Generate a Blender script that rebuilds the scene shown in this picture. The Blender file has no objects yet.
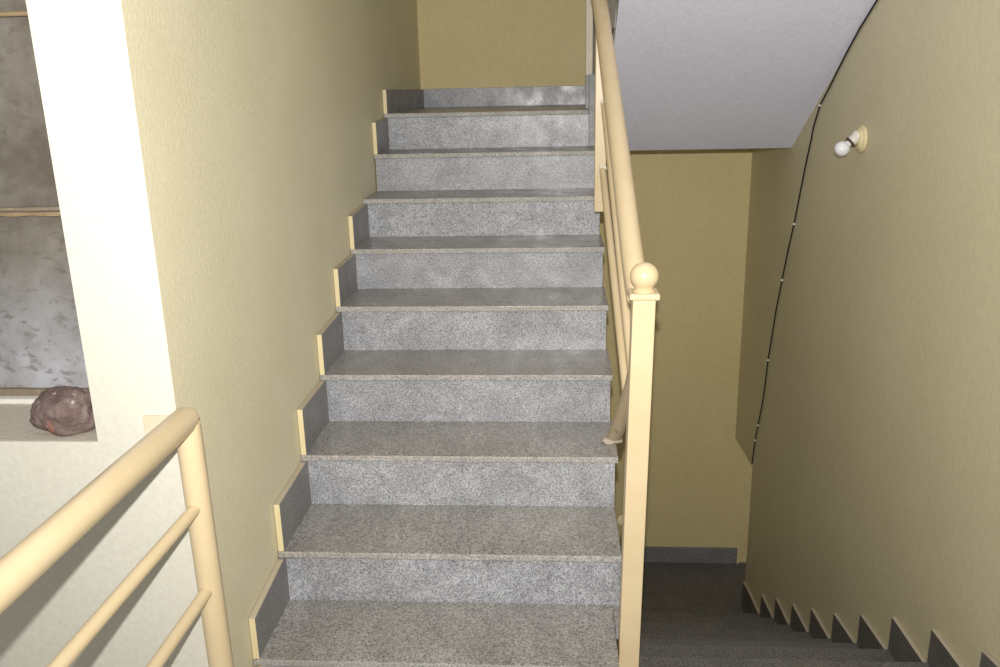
import bpy, bmesh, math, random
from mathutils import Vector, Matrix
random.seed(7)
sc = bpy.context.scene
C = sc.collection

# ------------------------------------------------------------------ materials
def mat(name, rough=0.7, spec=0.3):
    m = bpy.data.materials.new(name); m.use_nodes = True
    nt = m.node_tree; b = nt.nodes['Principled BSDF']
    b.inputs['Roughness'].default_value = rough
    b.inputs['Specular IOR Level'].default_value = spec
    return m, nt, b
def coords(nt, scale=(1, 1, 1), rot=(0, 0, 0)):
    g = nt.nodes.new('ShaderNodeNewGeometry'); mp = nt.nodes.new('ShaderNodeMapping')
    mp.inputs['Scale'].default_value = scale; mp.inputs['Rotation'].default_value = rot
    nt.links.new(g.outputs['Position'], mp.inputs['Vector'])
    return mp.outputs['Vector']
def noise(nt, vec, scale, detail=4, rough=0.55, dist=0.0):
    n = nt.nodes.new('ShaderNodeTexNoise')
    n.inputs['Scale'].default_value = scale; n.inputs['Detail'].default_value = detail
    n.inputs['Roughness'].default_value = rough; n.inputs['Distortion'].default_value = dist
    nt.links.new(vec, n.inputs['Vector'])
    return n.outputs['Fac']
def ramp(nt, fac, stops, interp='LINEAR'):
    r = nt.nodes.new('ShaderNodeValToRGB'); r.color_ramp.interpolation = interp
    while len(r.color_ramp.elements) < len(stops): r.color_ramp.elements.new(0.5)
    for e, (p, c) in zip(r.color_ramp.elements, stops):
        e.position = p; e.color = (c[0], c[1], c[2], 1) if not isinstance(c, (int, float)) else (c, c, c, 1)
    nt.links.new(fac, r.inputs['Fac'])
    return r.outputs['Color']
def mix(nt, a, b, fac, mode='MIX'):
    n = nt.nodes.new('ShaderNodeMix'); n.data_type = 'RGBA'; n.blend_type = mode
    for sock, v in ((n.inputs[6], a), (n.inputs[7], b), (n.inputs[0], fac)):
        if isinstance(v, bpy.types.NodeSocket): nt.links.new(v, sock)
        elif isinstance(v, (int, float)): sock.default_value = v
        else: sock.default_value = (v[0], v[1], v[2], 1)
    return n.outputs[2]
def bump(nt, b, h, strength=0.3, dist=0.004):
    n = nt.nodes.new('ShaderNodeBump'); n.inputs['Strength'].default_value = strength
    n.inputs['Distance'].default_value = dist
    nt.links.new(h, n.inputs['Height']); nt.links.new(n.outputs['Normal'], b.inputs['Normal'])

def plaster(name, col, col2, rough=0.55, spec=0.3, bs=0.35, bscale=90, stretch=(1, 1, .45), fleck=None, blotch=1.6):
    m, nt, b = mat(name, rough, spec)
    v = coords(nt)
    big = noise(nt, v, blotch, 5, .6)
    c = mix(nt, col, col2, ramp(nt, big, [(.35, 0.0), (.68, 1.0)]))
    vs = coords(nt, stretch)
    fine = noise(nt, vs, bscale, 5, .65)
    c = mix(nt, c, ramp(nt, fine, [(.3, .88), (.7, 1.08)]), .6, 'MULTIPLY')
    dirt = noise(nt, coords(nt, (1, 1, 1)), 17, 6, .7)
    c = mix(nt, c, (col[0]*.6, col[1]*.58, col[2]*.52), ramp(nt, dirt, [(.68, 0.0), (.80, .45)]))
    if fleck:
        fl = noise(nt, coords(nt, (1, 1, .7)), 70, 3, .6)
        c = mix(nt, c, fleck, ramp(nt, fl, [(.68, 0.0), (.76, .7)]))
    nt.links.new(c, b.inputs['Base Color'])
    bump(nt, b, fine, bs, .004)
    return m

def granite(name, dark, mid, light, tint, tintamt, rough=.3, vein=.35, spec=.5, scale=210):
    m, nt, b = mat(name, rough, spec)
    v = coords(nt)
    n1 = noise(nt, v, scale, 3, .75)
    n2 = noise(nt, v, scale*.45, 4, .7)
    sp = ramp(nt, n1, [(.34, dark), (.47, mid), (.60, light)])
    c = mix(nt, sp, ramp(nt, n2, [(.36, .62), (.56, 1.1)]), .45, 'MULTIPLY')
    vv = coords(nt, (3.2, 1.3, 4.0), (.5, .7, .6))
    ve = noise(nt, vv, 2.4, 6, .6, .8)
    c = mix(nt, c, ramp(nt, ve, [(.38, .78), (.52, 1.0), (.62, 1.22)]), vein, 'MULTIPLY')
    st = noise(nt, v, 3.0, 5, .65)
    c = mix(nt, c, tint, ramp(nt, st, [(.35, tintamt*.35), (.7, tintamt)]))
    nt.links.new(c, b.inputs['Base Color'])
    rg = noise(nt, v, 9, 4, .6)
    r = ramp(nt, rg, [(.3, rough*.75), (.75, min(1, rough*1.45))])
    nt.links.new(r, b.inputs['Roughness'])
    bump(nt, b, n1, .06, .001)
    return m

def paint(name, col, rough=.35, chip=None, chip_lo=.74, spec=.4):
    m, nt, b = mat(name, rough, spec)
    v = coords(nt)
    n = noise(nt, v, 8, 4, .6)
    c = mix(nt, col, (col[0]*.9, col[1]*.87, col[2]*.8), ramp(nt, n, [(.4, 0.0), (.75, .7)]))
    if chip:
        k = noise(nt, v, 38, 5, .65)
        c = mix(nt, c, chip, ramp(nt, k, [(chip_lo, 0.0), (chip_lo+.03, 1.0)]))
    nt.links.new(c, b.inputs['Base Color'])
    f = noise(nt, v, 140, 3, .5)
    bump(nt, b, f, .08, .001)
    return m

M = {}
M['tan'] = plaster('tan_stair_plaster', (.68, .63, .44), (.73, .685, .50), .45, .3, .30, 120, (1, 1, .65), (.88, .82, .62))
M['far'] = plaster('ochre_far_plaster', (.71, .60, .315), (.75, .64, .35), .6, .25, .18, 60, (1, 1, 1))
M['right'] = plaster('khaki_plaster', (.61, .555, .37), (.655, .60, .41), .5, .3, .13, 60, (1, 1, .6), (.80, .73, .53))
M['white'] = plaster('white_wall_paint', (.645, .63, .545), (.665, .65, .565), .6, .25, .15, 70, (1, 1, 1))
M['soffit'] = plaster('pale_lavender_whitewash', (.765, .78, .945), (.80, .815, .96), .75, .15, .12, 50, (1, 1, 1))
M['soffit_side'] = plaster('grey_cement_side', (.68, .68, .71), (.72, .72, .75), .8, .15, .2, 50, (1, 1, 1))
M['granite_riser'] = granite('granite_riser', (.09, .093, .105), (.31, .318, .34), (.55, .565, .61), (.29, .287, .28), .12, .33, .7, scale=250)
M['granite_tread'] = granite('granite_tread', (.075, .072, .07), (.265, .258, .245), (.47, .46, .44), (.23, .205, .17), .25, .30, .65, scale=190)
M['granite_edge'] = granite('granite_cut_edge', (.14, .135, .13), (.34, .335, .325), (.56, .55, .535), (.36, .32, .25), .3, .5, .35)
M['granite_side'] = granite('granite_skirting', (.075, .075, .078), (.20, .20, .207), (.335, .335, .345), (.20, .19, .18), .3, .4, .35)
M['granite_shaded'] = granite('granite_dusty_shaded', (.032, .031, .03), (.115, .112, .107), (.235, .23, .218), (.09, .08, .066), .35, .5, .4)  # dusty granite with the lower flight's weak light darkened into the colour
M['cream'] = paint('cream_enamel', (.67, .545, .345), .34, (.42, .16, .07), .765)
M['bracket'] = paint('pale_cream_paint', (.66, .59, .44), .5)
M['cream_end'] = paint('cream_brushed_edge', (.78, .68, .42), .5)
M['stained'] = paint('stained_beige_paint', (.47, .38, .26), .6, (.22, .17, .11), .62)
M['smear'] = plaster('plaster_smear', (.56, .50, .38), (.47, .41, .31), .8, .1, .5, 120, (1, 1, 1), (.62, .50, .36))
M['concrete'] = plaster('bare_concrete', (.22, .20, .17), (.30, .27, .23), .9, .1, .5, 60, (1, 1, 1))
M['cement_lump'] = plaster('cement_lump', (.50, .44, .37), (.58, .50, .42), .9, .1, .6, 150, (1, 1, 1))

def dirty_sheet():
    m, nt, b = mat('dusty_window_sheet', .55, .35)
    v = coords(nt)
    n = noise(nt, coords(nt, (1, 1, 1)), 5, 6, .65)
    base = mix(nt, (.11, .095, .075), (.22, .205, .175), ramp(nt, n, [(.36, 0.0), (.64, 1.0)]))
    # pale blue-grey blotches, stronger lower down on the sheet
    sep = nt.nodes.new('ShaderNodeSeparateXYZ'); g = nt.nodes.new('ShaderNodeNewGeometry')
    nt.links.new(g.outputs['Position'], sep.inputs[0])
    mr = nt.nodes.new('ShaderNodeMapRange'); nt.links.new(sep.outputs['Z'], mr.inputs['Value'])
    mr.inputs['From Min'].default_value = 1.24; mr.inputs['From Max'].default_value = .93
    mul = nt.nodes.new('ShaderNodeMath'); mul.operation = 'MULTIPLY'
    n2 = noise(nt, v, 7, 6, .7)
    nt.links.new(mr.outputs[0], mul.inputs[0]); nt.links.new(ramp(nt, n2, [(.3, .35), (.62, 1.0)]), mul.inputs[1])
    c = mix(nt, base, (.44, .45, .49), mul.outputs[0])
    sm = noise(nt, coords(nt, (1, 1, 1.6)), 26, 5, .6, .6)
    c = mix(nt, c, (.12, .105, .085), ramp(nt, sm, [(.54, 0.0), (.70, .8)]))
    nt.links.new(c, b.inputs['Base Color'])
    bump(nt, b, n, .15, .004)
    return m
M['sheet'] = dirty_sheet()
M['ledge'] = plaster('rough_mortar', (.19, .155, .11), (.30, .25, .18), .95, .1, .9, 80, (1, 1, 1), (.60, .50, .38))
M['sill'] = plaster('dusty_cement_sill', (.56, .51, .43), (.66, .61, .53), .9, .1, 1.0, 90, (1, 1, 1), (.70, .64, .55))
M['brass'] = plaster('tarnished_metal_bar', (.20, .125, .06), (.42, .33, .21), .45, .5, .3, 50, (3, 1, 1))
M['whitebar'] = plaster('white_painted_strip', (.80, .78, .72), (.74, .72, .65), .6, .2, .1, 80)

def rock_mat():
    m, nt, b = mat('purple_brown_rock', .97, .05)
    v = coords(nt)
    n = noise(nt, v, 28, 6, .7)
    c = ramp(nt, n, [(.3, (.10, .068, .06)), (.5, (.19, .14, .127)), (.68, (.29, .23, .215))])
    sep = nt.nodes.new('ShaderNodeSeparateXYZ'); nt.links.new(coords(nt), sep.inputs[0])
    r = nt.nodes.new('ShaderNodeMapRange'); nt.links.new(sep.outputs['X'], r.inputs['Value'])
    # iron-stained seam down the front of the stone
    r.inputs['From Min'].default_value = -.285; r.inputs['From Max'].default_value = -.335
    pk = nt.nodes.new('ShaderNodeValToRGB'); pk.color_ramp.elements[0].color = (0, 0, 0, 1)
    pk.color_ramp.elements[0].position = .2; pk.color_ramp.elements[1].position = .5
    e = pk.color_ramp.elements.new(.8); e.color = (0, 0, 0, 1)
    nt.links.new(r.outputs[0], pk.inputs[0])
    z = nt.nodes.new('ShaderNodeMapRange'); nt.links.new(sep.outputs['Z'], z.inputs['Value'])
    z.inputs['From Min'].default_value = .925; z.inputs['From Max'].default_value = .875
    k = nt.nodes.new('ShaderNodeMath'); k.operation = 'MULTIPLY'
    nt.links.new(pk.outputs['Color'], k.inputs[0]); nt.links.new(z.outputs[0], k.inputs[1])
    k2 = nt.nodes.new('ShaderNodeMath'); k2.operation = 'MULTIPLY'
    nt.links.new(k.outputs[0], k2.inputs[0]); nt.links.new(ramp(nt, noise(nt, v, 50, 4, .6), [(.38, 0.0), (.55, .85)]), k2.inputs[1])
    c = mix(nt, c, (.50, .17, .08), k2.outputs[0])
    wf = noise(nt, v, 60, 3, .6)
    c = mix(nt, c, (.62, .57, .54), ramp(nt, wf, [(.68, 0.0), (.74, .8)]))
    nt.links.new(c, b.inputs['Base Color']); bump(nt, b, n, .8, .010)
    return m
M['rock'] = rock_mat()
M['black'] = paint('black_cable_sheath', (.012, .012, .012), .5)
M['clip'] = paint('white_plastic_clip', (.75, .73, .68), .4)
M['bulb'], _nt, _b = mat('opal_bulb_glass', .18, .5)
_v = noise(_nt, coords(_nt), 30, 2); _nt.links.new(mix(_nt, (.82, .83, .88), (.86, .87, .92), _v), _b.inputs['Base Color'])
M['porcelain'] = paint('white_holder_plastic', (.74, .71, .66), .35)
M['dark_ring'] = paint('dark_metal_ring', (.07, .055, .045), .45)
M['dark_strip'] = paint('mottled_dark_strip', (.13, .115, .085), .55, (.28, .25, .2), .66)
M['peel'] = plaster('peeling_cream_paint', (.62, .56, .42), (.80, .76, .68), .7, .2, .8, 70, (1, 1, .5), (.86, .84, .80))

# ------------------------------------------------------------------ mesh helpers
def obj(name, bm, m, parent=None, smooth=False, kind=None):
    me = bpy.data.meshes.new(name)
    bmesh.ops.recalc_face_normals(bm, faces=bm.faces)
    bm.to_mesh(me); bm.free()
    for x in (m if isinstance(m, (list, tuple)) else [m]): me.materials.append(x)
    if smooth:
        for p in me.polygons: p.use_smooth = True
        me.set_sharp_from_angle(angle=math.radians(40))
    o = bpy.data.objects.new(name, me); C.objects.link(o)
    if parent:
        o.parent = parent
        o.matrix_parent_inverse = Matrix.Translation(-parent.location)
    if kind: o['kind'] = kind
    return o
def thing(name, label, cat, loc, group=None):
    o = bpy.data.objects.new(name, None); C.objects.link(o)
    o.location = loc; o.empty_display_size = .1
    o['label'] = label; o['category'] = cat
    if group: o['group'] = group
    return o
def box(bm, x0, x1, y0, y1, z0, z1):
    vs = [bm.verts.new(p) for p in ((x0,y0,z0),(x1,y0,z0),(x1,y1,z0),(x0,y1,z0),(x0,y0,z1),(x1,y0,z1),(x1,y1,z1),(x0,y1,z1))]
    fs = [bm.faces.new([vs[i] for i in q]) for q in ((0,3,2,1),(4,5,6,7),(0,1,5,4),(1,2,6,5),(2,3,7,6),(3,0,4,7))]
    return fs                                   # bottom, top, front(-y), +x, back, -x
def bevel(bm, w=.004, seg=2):
    bmesh.ops.recalc_face_normals(bm, faces=bm.faces)
    es = [e for e in bm.edges if len(e.link_faces) == 2 and e.calc_face_angle(0) > .5]
    bmesh.ops.bevel(bm, geom=es, offset=w, segments=seg, profile=.6, affect='EDGES')
def bxm(x0, x1, y0, y1, z0, z1, w=0):
    bm = bmesh.new(); box(bm, x0, x1, y0, y1, z0, z1)
    if w: bevel(bm, w)
    return bm
def prism(bm, yz, x0, x1):
    a = [bm.verts.new((x0, y, z)) for y, z in yz]; b = [bm.verts.new((x1, y, z)) for y, z in yz]
    n = len(yz); out = [bm.faces.new(a), bm.faces.new(b[::-1])]
    for i in range(n): out.append(bm.faces.new((a[i], b[i], b[(i+1) % n], a[(i+1) % n])))
    return out
def tube(bm, pts, r, seg=20, caps=True):
    pts = [Vector(p) for p in pts]; rings = []
    n0 = None
    for i, p in enumerate(pts):
        if i == 0: d = pts[1]-p
        elif i == len(pts)-1: d = p-pts[i-1]
        else: d = (pts[i+1]-p).normalized()+(p-pts[i-1]).normalized()
        d.normalize()
        if n0 is None: n0 = d.orthogonal().normalized()
        n0 = (n0-d*n0.dot(d)).normalized(); bnn = d.cross(n0)
        rr = r[i] if isinstance(r, (list, tuple)) else r
        rings.append([bm.verts.new(p+(n0*math.cos(2*math.pi*k/seg)+bnn*math.sin(2*math.pi*k/seg))*rr) for k in range(seg)])
    for A, B in zip(rings, rings[1:]):
        for k in range(seg): bm.faces.new((A[k], A[(k+1) % seg], B[(k+1) % seg], B[k]))
    if caps: bm.faces.new(rings[0][::-1]); bm.faces.new(rings[-1])
def lathe(bm, base, axis, prof, seg=28):
    """prof: (distance along the axis, radius)"""
    axis = Vector(axis).normalized(); base = Vector(base)
    tube_pts = [base+axis*d for d, r in prof]
    n0 = axis.orthogonal().normalized(); bn = axis.cross(n0); rings = []
    for p, (d, r) in zip(tube_pts, prof):
        rings.append([bm.verts.new(p+(n0*math.cos(2*math.pi*k/seg)+bn*math.sin(2*math.pi*k/seg))*max(r, 1e-4)) for k in range(seg)])
    for A, B in zip(rings, rings[1:]):
        for k in range(seg): bm.faces.new((A[k], A[(k+1) % seg], B[(k+1) % seg], B[k]))
    bm.faces.new(rings[0][::-1]); bm.faces.new(rings[-1])
def lump(seed, center, size, amp=.18, sub=4, freq=2.2, crag=0):
    from mathutils import noise as N
    bm = bmesh.new(); bmesh.ops.create_icosphere(bm, subdivisions=sub, radius=1)
    off = Vector((seed*3.1, seed*1.7, seed*.9))
    for v in bm.verts:
        d = v.co.normalized()
        k = 1+amp*N.noise(d*freq*.6+off)*1.6+amp*.45*N.noise(d*freq*1.8+off)+amp*.16*N.noise(d*freq*5+off)
        if crag:
            k += crag*(abs(N.noise(d*3.1+off))*-.9+abs(N.noise(d*6.5+off))*-.45+N.noise(d*15+off)*.16)+crag*.35
        v.co = Vector((d.x*size[0], d.y*size[1], d.z*size[2]))*k+Vector(center)
    return bm

# ------------------------------------------------------------------ dimensions (metres; y runs into the stair, z up)
NY = [0.2756, 0.5346, 0.8129, 1.0833, 1.3528, 1.6243, 1.8943, 2.1634, 2.4374]     # nosings going up
NZ = [0.1598, 0.3238, 0.4968, 0.6675, 0.8351, 0.9944, 1.1536, 1.3155, 1.4792]
DY = [0.4559, 0.7405, 1.0167, 1.2847, 1.5538, 1.8313, 2.1088, 2.3883, 2.665]      # nosings going down
DZ = [0.0, -0.1488, -0.3057, -0.4761, -0.6516, -0.8155, -0.9729, -1.1261, -1.2881]
FAR = 3.607; WR = 1.930; LOW = -1.532; TH = .020
W = .961; OV = .012
LX = -.018                                                                         # face of the stair's wall

# ------------------------------------------------------------------ setting
bm = bmesh.new()
# front wall with the window opening (opening x -1.35..-.199, z .872..2.05)
def wallpiece(x0, x1, z0, z1): return box(bm, x0, x1, .045, .335, z0, z1)
wallpiece(-2.2, -.199, -1.6, .872); wallpiece(-2.2, -.199, 2.05, 3.3); wallpiece(-2.2, -1.35, .872, 2.05)
f = wallpiece(-.199, LX, -1.6, 3.3)
f[3].material_index = 1
obj('wall_front', bm, [M['white'], M['tan']], kind='structure')
obj('wall_left', bxm(-.199, LX, .335, FAR+.2, -1.6, 3.3), M['tan'], kind='structure')
obj('wall_back', bxm(LX, 2.75, FAR, FAR+.15, -1.7, 3.3), M['far'], kind='structure')
bm = bmesh.new()
prism(bm, [(-3.6, -1.7), (3.11, -1.7), (3.11, -.588), (FAR, -.62), (FAR, 3.3), (-3.6, 3.3)], WR, WR+.2)
obj('wall_right', bm, M['right'], kind='structure')
obj('wall_recess', bxm(WR+.52, WR+.6, 3.0, FAR, -1.7, -.5), M['far'], kind='structure')
bm = bmesh.new()                                              # upper-floor slab the camera stands on
box(bm, -.06, W, -3.6, NY[0]+.012, -.15, 0); box(bm, W, WR, -3.6, DY[0], -.15, 0)
obj('floor', bm, M['granite_tread'], kind='structure')
obj('floor_lower', bxm(LX, 2.6, DY[8]-.02, FAR, LOW-.12, LOW), M['granite_shaded'], kind='structure')
obj('floor_landing', bxm(W+.003, WR, 2.768, FAR, 1.27, 1.475), M['soffit'], kind='structure')
bm = bmesh.new(); prism(bm, [(2.90, 1.476), (2.90, 1.95), (2.55, 1.95), (.10, 3.405), (.10, 2.9), (2.44, 1.55), (2.44, 1.476)], 1.008, 1.05)
obj('trim_2', bm, M['soffit_side'], kind='structure')
obj('ceiling_upper', bxm(-2.2, 2.75, -3.6, FAR+.15, 3.3, 3.4), M['soffit'], kind='structure')
# return flight overhead: sloping soffit below, cement side, stepped top
S = .594
bm = bmesh.new()
yz = [(2.764, 1.27), (0.10, 1.27+S*2.664)]
top = []
y, z = 2.764, 1.4752
yz2 = [(2.764, 1.27)]
ys = [2.44-.2745*i for i in range(9)]
step = []
zz = 1.4752
step.append((2.764, zz))
for yy in ys:
    step += [(yy, zz), (yy, zz+.163)]; zz += .163
step += [(.10, zz), (.10, 1.27+S*2.664)]
fs = prism(bm, [(2.764, 1.27)]+step, 1.008, WR)
bmesh.ops.recalc_face_normals(bm, faces=bm.faces)
bm.faces.ensure_lookup_table()
for q in bm.faces:
    q.material_index = 1 if abs(q.normal.x) > .9 else (0 if q.normal.z < 0 else 2)
obj('ceiling', bm, [M['soffit'], M['soffit_side'], M['granite_tread']], kind='structure')
# baseboards of the two landings
obj('baseboard_back', bxm(0, W-.004, FAR-.018, FAR, NZ[8], NZ[8]+.108, .002), M['granite_riser'], kind='structure')
obj('baseboard_lower', bxm(.3, 1.985, FAR-.018, FAR, LOW, LOW+.112, .002), M['granite_side'], kind='structure')
obj('trim_1', bxm(1.985, 1.996, FAR-.019, FAR, LOW, LOW+.117, .001), M['cream_end'], kind='structure')

# ------------------------------------------------------------------ the flight going up
st = thing('staircase', 'grey speckled granite steps climbing straight ahead beside the tan plaster wall', 'staircase', (.47, NY[0], 0))
GP = .0016
wj = [-.026, -.004, .003, .001, .001, 0, 0, .0, -.002]
for k in range(9):
    y1 = NY[k+1]+OV+.018 if k < 8 else FAR
    bm = bmesh.new(); box(bm, LX+GP, W+wj[k], NY[k], y1-GP, NZ[k]-TH, NZ[k])
    if k == 0: box(bm, W+wj[0], .953, .4185, y1-GP, NZ[0]-TH, NZ[0])
    bevel(bm, .0035)
    for q in bm.faces: q.material_index = 1 if q.normal.y < -.5 else 0
    obj('tread', bm, [M['granite_tread'], M['granite_edge']], st)
for k in range(9):
    z0 = NZ[k-1] if k else 0.0
    bm = bxm(0 if k != 7 else -.012, W-.006-(.022 if k == 0 else 0), NY[k]+OV, NY[k]+OV+.018, z0, NZ[k]-TH, .001)
    obj('riser', bm, M['granite_riser'], st)
HS = [.120, .146, .150, .140, .138, .128, None, .134]
for k in range(8):
    if HS[k] is None: continue
    yb, y0 = NY[k+1]+OV, NY[k]+.004
    bm = bmesh.new()
    fs = prism(bm, [(y0, NZ[k]), (yb, NZ[k]), (yb, NZ[k+1]-TH), (yb-.02, NZ[k+1]-TH), (y0, NZ[k]+HS[k])], LX+GP, 0)
    fs[6].material_index = 1; fs[5].material_index = 2
    obj('skirting', bm, [M['granite_side'], M['cream_end'], M['smear']], st)
bm = bmesh.new()
f = box(bm, LX+GP, 0, NY[8]+.004, FAR-.0195, NZ[8], NZ[8]+.106); f[2].material_index = 1
obj('skirting', bm, [M['granite_side'], M['cream_end']], st)
# concrete waist slab carrying the steps
poly = [(NY[0]+.03, 0)]
for k in range(9):
    poly += [(NY[k]+OV+.018, NZ[k-1] if k else 0), (NY[k]+OV+.018, NZ[k]-TH)]
poly += [(FAR-GP, NZ[8]-TH), (FAR-GP, 1.27), (2.70, 1.27), (.62, 0.0)]
poly = poly[1:]
bm = bmesh.new(); prism(bm, poly, LX+GP, W-.031)
obj('concrete_slab', bm, M['far'], st)

# ------------------------------------------------------------------ the flight going down
sd = thing('staircase', 'dim dusty granite steps descending beside the khaki wall', 'staircase', (1.45, DY[0], LOW))
DX0 = 1.004
for j in range(1, 9):
    y0 = DY[j-1]-OV-.018
    bm = bmesh.new(); box(bm, DX0, WR-GP, y0, DY[j], DZ[j]-TH, DZ[j]); bevel(bm, .0035)
    obj('tread', bm, M['granite_shaded'], sd)
for j in range(9):
    z1 = DZ[j]-TH if j else -.15
    z0 = DZ[j+1] if j < 8 else LOW
    yf = DY[j]-OV-.018 if j else DY[0]+.0015
    bm = bxm(DX0, WR-GP, yf, yf+.018 if j else yf+.0105, z0, z1 if j else -.02, .001)
    obj('riser', bm, M['granite_shaded'], sd)
SKX = WR-.016
for j in range(0, 10):
    if j == 9:
        pts = [(DY[8]-OV, LOW), (3.108, LOW), (3.108, LOW+.167), (2.98, LOW+.195), (DY[8]-OV, DZ[8]-TH)]
    elif j == 0:
        pts = [(DY[0]-.30, 0), (DY[0], 0), (DY[0], .1), (DY[0]-.30, .15)]
    else:
        yb = DY[j-1]-OV if j > 1 else DY[0]+.013
        zt = DZ[j-1]-TH
        hs = [.122, .118, .128, .126, .122, .122, .119, .121, .122][j]
        pts = [(yb, DZ[j]), (DY[j]-.002, DZ[j]), (DY[j]-.002, DZ[j]+hs), (yb+.02, zt), (yb, zt)]
    bm = bmesh.new(); fs = prism(bm, pts, SKX, WR-GP)
    bmesh.ops.recalc_face_normals(bm, faces=bm.faces)
    for q in bm.faces: q.material_index = 1 if q.normal.z > .5 else 0
    obj('skirting', bm, [M['granite_shaded'], M['smear']], sd)
poly = [(DY[0]+.0005, DZ[1]-TH)]
poly = []
for j in range(1, 9):
    poly += [(DY[j-1]-OV-.019 if j > 1 else DY[0]+.0002, DZ[j]-TH), (DY[j]-OV-.019, DZ[j]-TH)]
poly += [(DY[8]-OV-.019, LOW), (DY[8]-.5, LOW), (DY[0]+.0002, -.36)]
bm = bmesh.new(); prism(bm, poly, DX0+.01, WR-GP)
obj('concrete_slab', bm, M['concrete'], sd)

# ------------------------------------------------------------------ stair railing with ball-topped newel
rl = thing('stair_railing', 'cream pipe stair railing with a ball topped square newel', 'railing', (.983, .385, 0))
def square_post(x0, x1, y0, y1, z0, z1): return bxm(x0, x1, y0, y1, z0, z1, .003)
bm = square_post(.9555, 1.0085, .36, .412, .001, 1.099)
for v in bm.verts: v.co.x -= .0175*(1-v.co.z/1.1)                 # the post leans a little
nw = obj('newel_post', bm, M['cream'], rl)
bm = bmesh.new(); box(bm, .9465, 1.0175, .351, .421, 1.099, 1.115); bevel(bm, .006, 3)
cap = obj('cap', bm, M['cream'], nw); 
bm = bmesh.new()
lathe(bm, (.983, .386, 1.115), (0, 0, 1), [(0, .025), (.003, .025), (.005, .021)]+[(.003+.0325-.0325*math.cos(a), .0335*math.sin(a)) for a in [math.pi*i/20 for i in range(5, 21)]])
obj('ball_finial', bm, M['cream'], nw, smooth=True)
def sl(x0, x1, a, y0, y1, n=2):
    return [(x0+(x1-x0)*i/(n-1), y0+(y1-y0)*i/(n-1), a+.61*(y0+(y1-y0)*i/(n-1)-.4)) for i in range(n)]
bm = bmesh.new()
tube(bm, [(.9745, .425, 1.092), (.970, .544, 1.158), (.962, .902, 1.376), (.950, 1.317, 1.629), (.9375, 1.70, 1.863), (.934, 1.76, 1.896), (.9315, 2.1, 2.105), (.930, 2.46, 2.325)], .0275, 24)
obj('handrail', bm, M['cream'], rl, smooth=True)
bm = bmesh.new(); tube(bm, sl(.9805, .953, .486, .79, 1.705), .0125, 16); obj('lower_rail', bm, M['cream'], rl, smooth=True)
bm = bmesh.new(); tube(bm, sl(.984, .956, .723, .42, 1.705), .0125, 16); obj('middle_rail', bm, M['cream'], rl, smooth=True)
ip = obj('intermediate_post', square_post(.9235, .966, 1.70, 1.745, 1.117, 1.845), M['cream'], rl)
# weld beads where the rails meet the intermediate post
for p in ((.953, 1.694, 1.282), (.956, 1.694, 1.519)):
    obj('weld_bead', lump(int(p[2]*10), p, (.015, .007, .015), .2, 2), M['peel'], ip, smooth=True)
bm = bmesh.new(); tube(bm, [(.9575, .945, .490), (.968, .895, .560), (.992, .75, .745), (.999, .64, .87), (.994, .58, .90), (.988, .425, .90)], [.025, .0225, .0205, .0205, .0205, .0205], 18)
for v in bm.verts: v.co.z = max(v.co.z, NZ[2]+.001)
sb = obj('brace', bm, M['stained'], rl, smooth=True); sb['label'] = 'stained beige brace'
def flat(bm, z):
    for v in bm.verts: v.co.z = max(v.co.z, z)
    return bm
obj('mortar_foot', flat(lump(3, (.951, .942, .500), (.031, .034, .010), .3, 3), NZ[2]+.001), M['cement_lump'], sb, smooth=True)
bm = bmesh.new(); tube(bm, [(.9625, .590, .405), (.970, .575, .412), (.983, .52, .43), (.983, .40, .45)], .017, 14)
ss = obj('support_stub', bm, M['stained'], rl, smooth=True)
obj('mortar_foot', lump(5, (.9745, .575, .40), (.010, .018, .034), .2, 3), M['cement_lump'], ss, smooth=True)
# top post at the landing edge: granite clad foot, peeling paint above
tp = obj('top_post', square_post(.9135, .9440, 2.462, 2.50, 1.63, 2.36), M['peel'], rl); tp['label'] = 'post with peeling cream paint'
tb = obj('post_foot', bxm(.927, .957, 2.405, 2.4355, NZ[7]+.001, 1.632, .002), M['granite_side'], rl); tb['label'] = 'grey granite cladding'
bar = obj('edge_strip', bxm(.9445, .9600, 2.462, 2.49, NZ[8]+.002, 2.36, .001), M['dark_strip'], rl); bar['label'] = 'narrow dark strip'  # narrow dark strip set beside the peeling post
obj('post_core', bxm(.9135, .9440, 2.462, 2.50, NZ[8]+.002, 1.63, .001), M['granite_side'], rl)

# ------------------------------------------------------------------ railing beside the window wall
gl = thing('landing_railing', 'cream three pipe guard rail below the window with the rock', 'railing', (.022, .008, 0))
bm = bmesh.new(); tube(bm, [(.026, .010, .001), (.019, .008, .93)], .0262, 24); obj('post', bm, M['cream'], gl, smooth=True)
bm = bmesh.new()
tube(bm, [(.020, -3.0, .940), (.019, -.6, .940), (.015, .008, .937), (.0145, .022, .934), (.014, .030, .926)], [.0285, .0285, .0285, .025, .012], 24)
obj('handrail', bm, M['cream'], gl, smooth=True)
bm = bmesh.new(); tube(bm, [(.020, -3.0, .762), (.020, .006, .745)], .0135, 16); obj('middle_rail', bm, M['cream'], gl, smooth=True)
bm = bmesh.new(); tube(bm, [(.022, -3.0, .552), (.022, .006, .548)], .0135, 16); obj('lower_rail', bm, M['cream'], gl, smooth=True)
bm = bmesh.new(); tube(bm, [(.026, -3.0, .001), (.020, -3.0, .93)], .026, 20); obj('post', bm, M['cream'], gl, smooth=True)
br = obj('wall_bracket', bxm(-.088, .012, .034, .0435, .884, .935, .002), M['bracket'], gl)
bm = bmesh.new(); box(bm, -.084, -.072, .0325, .0345, .914, .926); bevel(bm, .001)
obj('screw', bm, M['bracket'], br)

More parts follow.
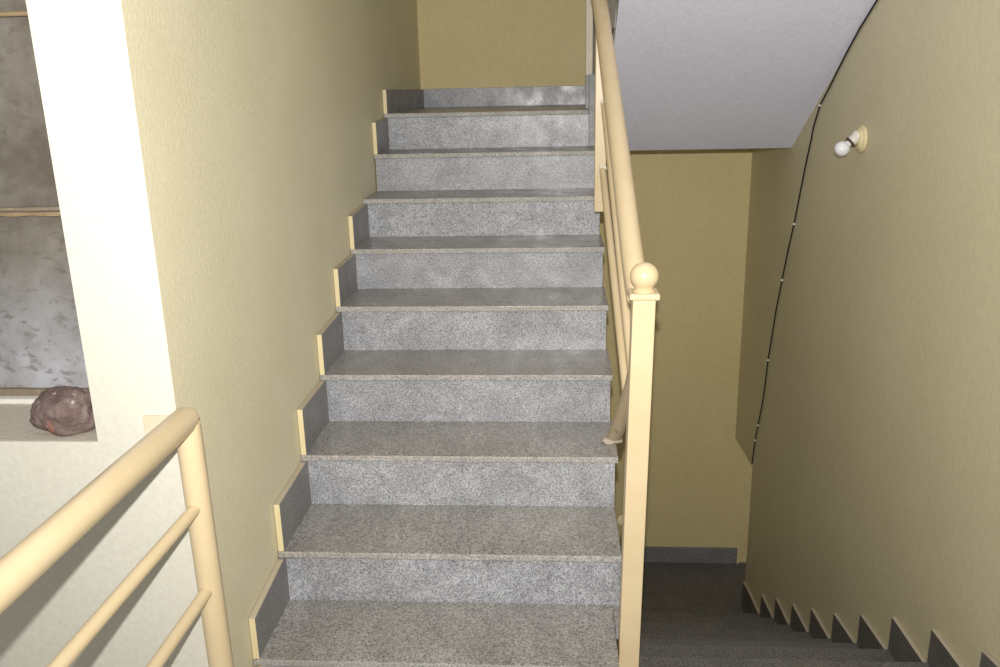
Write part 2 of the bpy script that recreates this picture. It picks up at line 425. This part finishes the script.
# ------------------------------------------------------------------ window
wd = bpy.data.objects.new('window_1', None); C.objects.link(wd); wd.location = (-.75, .3, .872); wd['kind'] = 'structure'
YB = .300
obj('sill', bxm(-1.35, -.199, .048, .345, .866, .8725), M['sill'], wd)
obj('lower_pane', bxm(-1.35, -.199, YB+.004, YB+.012, .90, 1.335), M['sheet'], wd)
obj('upper_pane', bxm(-1.35, -.199, YB-.008, YB, 1.331, 1.755), M['sheet'], wd)
obj('top_pane', bxm(-1.35, -.199, YB-.020, YB-.012, 1.75, 2.05), M['sheet'], wd)
def rough_bar(y0, y1, z0, z1, seed, amp=.003):
    from mathutils import noise as N
    bm = bmesh.new(); n = 60; rings = []
    for i in range(n+1):
        x = -1.35+(1.145)*i/n
        a = N.noise(Vector((x*14, seed, 0)))*amp; b = N.noise(Vector((x*23, seed+5, 0)))*amp
        rings.append([bm.verts.new(p) for p in ((x, y0+b, z0+b), (x, y1, z0+b), (x, y1, z1+a), (x, y0+b, z1+a))])
    for A, B in zip(rings, rings[1:]):
        for k in range(4): bm.faces.new((A[k], A[(k+1) % 4], B[(k+1) % 4], B[k]))
    bm.faces.new(rings[0][::-1]); bm.faces.new(rings[-1])
    return bm
obj('glazing_bar', rough_bar(.286, .304, 1.3225, 1.331, 1, .0025), M['brass'], wd)
obj('glazing_bar', rough_bar(.280, .300, 1.335, 1.343, 4, .003), M['ledge'], wd)
bm = bmesh.new(); tube(bm, [(-1.35, .272, 1.752), (-.199, .272, 1.7525)], .0055, 12); obj('rod', bm, M['brass'], wd, smooth=True)
obj('mortar_ledge', rough_bar(.292, .32, .884, .902, 9, .003), M['ledge'], wd)
obj('frame_strip', bxm(-1.35, -.199, .270, .30, .8728, .8845), M['whitebar'], wd)

rk = obj('rock', flat(lump(11, (-.300, .110, .9165), (.070, .055, .056), .15, 5, 1.7, .09), .8735), M['rock'], smooth=True)
rk['label'] = 'purple brown rock lying on the dusty window sill'; rk['category'] = 'rock'

# ------------------------------------------------------------------ bulb on the khaki wall
lf = thing('wall_light', 'unlit white bulb in a slanted holder on a cream round wall block', 'light', (WR, 1.777, 1.368))
LP = Vector((WR-.0015, 1.777, 1.368))
A = Vector((-.74, .02, -.62)).normalized()
bm = bmesh.new(); lathe(bm, LP, (-1, 0, 0), [(0, .050), (.008, .050), (.012, .046), (.013, .040), (.018, .038), (.021, .033)])
obj('round_block', bm, M['cream_end'], lf, smooth=True)
h0 = LP+Vector((-.016, 0, .012))
bm = bmesh.new(); lathe(bm, h0-A*.004, A, [(0, .024), (.012, .024), (.018, .0205), (.032, .0195), (.038, .018)])
obj('holder', bm, M['porcelain'], lf, smooth=True)
bm = bmesh.new(); lathe(bm, h0+A*.032, A, [(0, .019), (.002, .0225), (.007, .0225), (.009, .018)])
obj('ring', bm, M['dark_ring'], lf, smooth=True)
bm = bmesh.new(); R0 = .028
pr = [(0, .012), (.006, .0125), (.010, .014)]
pr += [(.010+.0225-R0*math.cos(a), R0*math.sin(a)) for a in [math.pi*i/18 for i in range(4, 19)]]
lathe(bm, h0+A*.040, A, pr); obj('bulb', bm, M['bulb'], lf, smooth=True)

# ------------------------------------------------------------------ cable clipped down the wall
X = WR-.006
cp = [(1.60, 1.94), (1.751, 1.854), (1.830, 1.810), (1.904, 1.770), (2.031, 1.689), (2.124, 1.623), (2.223, 1.552), (2.330, 1.481), (2.396, 1.394), (2.424, 1.327), (2.484, 1.197), (2.544, 1.052), (2.596, 0.921), (2.668, 0.780), (2.738, 0.613), (2.812, 0.436), (2.857, 0.287), (2.904, 0.132), (2.930, -0.022), (2.965, -0.153), (3.024, -0.297), (3.069, -0.409), (3.093, -0.514), (3.104, -0.575)]
cb = thing('cable', 'thin black cable clipped in a wavering line down the khaki wall', 'cable', (WR, 3.104, -.575))
bm = bmesh.new(); tube(bm, [(X, y, z) for y, z in cp], .0036, 10); obj('wire', bm, M['black'], cb, smooth=True)
for i in (7, 12, 14, 17, 20, 21):
    y, z = cp[i]
    bm = bmesh.new(); box(bm, X-.0065, WR-.0016, y-.006, y+.006, z-.005, z+.005); bevel(bm, .0015)
    obj('clip', bm, M['clip'], cb)

# ------------------------------------------------------------------ camera
cam = bpy.data.cameras.new('camera'); co = bpy.data.objects.new('camera', cam); C.objects.link(co)
cam.sensor_width = 36; cam.lens = 849.78/1000*36; cam.clip_start = .02
r, d, fw = Vector((0.9978, 0.0629, -0.0213)), Vector((-0.003, -0.2772, -0.9608)), Vector((-0.0664, 0.9587, -0.2764))
rot = Matrix(((r.x, -d.x, -fw.x), (r.y, -d.y, -fw.y), (r.z, -d.z, -fw.z)))
cpos = Vector((.7778, -1.5754, 1.5775))
co.matrix_world = Matrix.Translation(cpos) @ rot.to_4x4()
sc.camera = co

# ------------------------------------------------------------------ light: the camera's flash and weak daylight from the floor behind
fl = bpy.data.lights.new('camera_flash', 'SPOT'); fo = bpy.data.objects.new('camera_flash', fl); C.objects.link(fo)
fl.energy = 308; fl.spot_size = math.radians(138); fl.spot_blend = 1.0; fl.shadow_soft_size = .012
fl.color = (1.0, .97, .93)
fpos = cpos+Vector((-.004, -.02, .125)); fo.location = fpos
aim = Vector((.55, 2.4, 1.75))
fo.rotation_euler = (aim-fpos).to_track_quat('-Z', 'Y').to_euler()
w = bpy.data.worlds.new('world'); sc.world = w; w.use_nodes = True
w.node_tree.nodes['Background'].inputs[0].default_value = (1.0, .95, .86, 1)
w.node_tree.nodes['Background'].inputs[1].default_value = .40

vs = sc.view_settings
vs.view_transform = 'Standard'; vs.look = 'None'; vs.gamma = 1.0; vs.use_curve_mapping = False; vs.exposure = 0.0
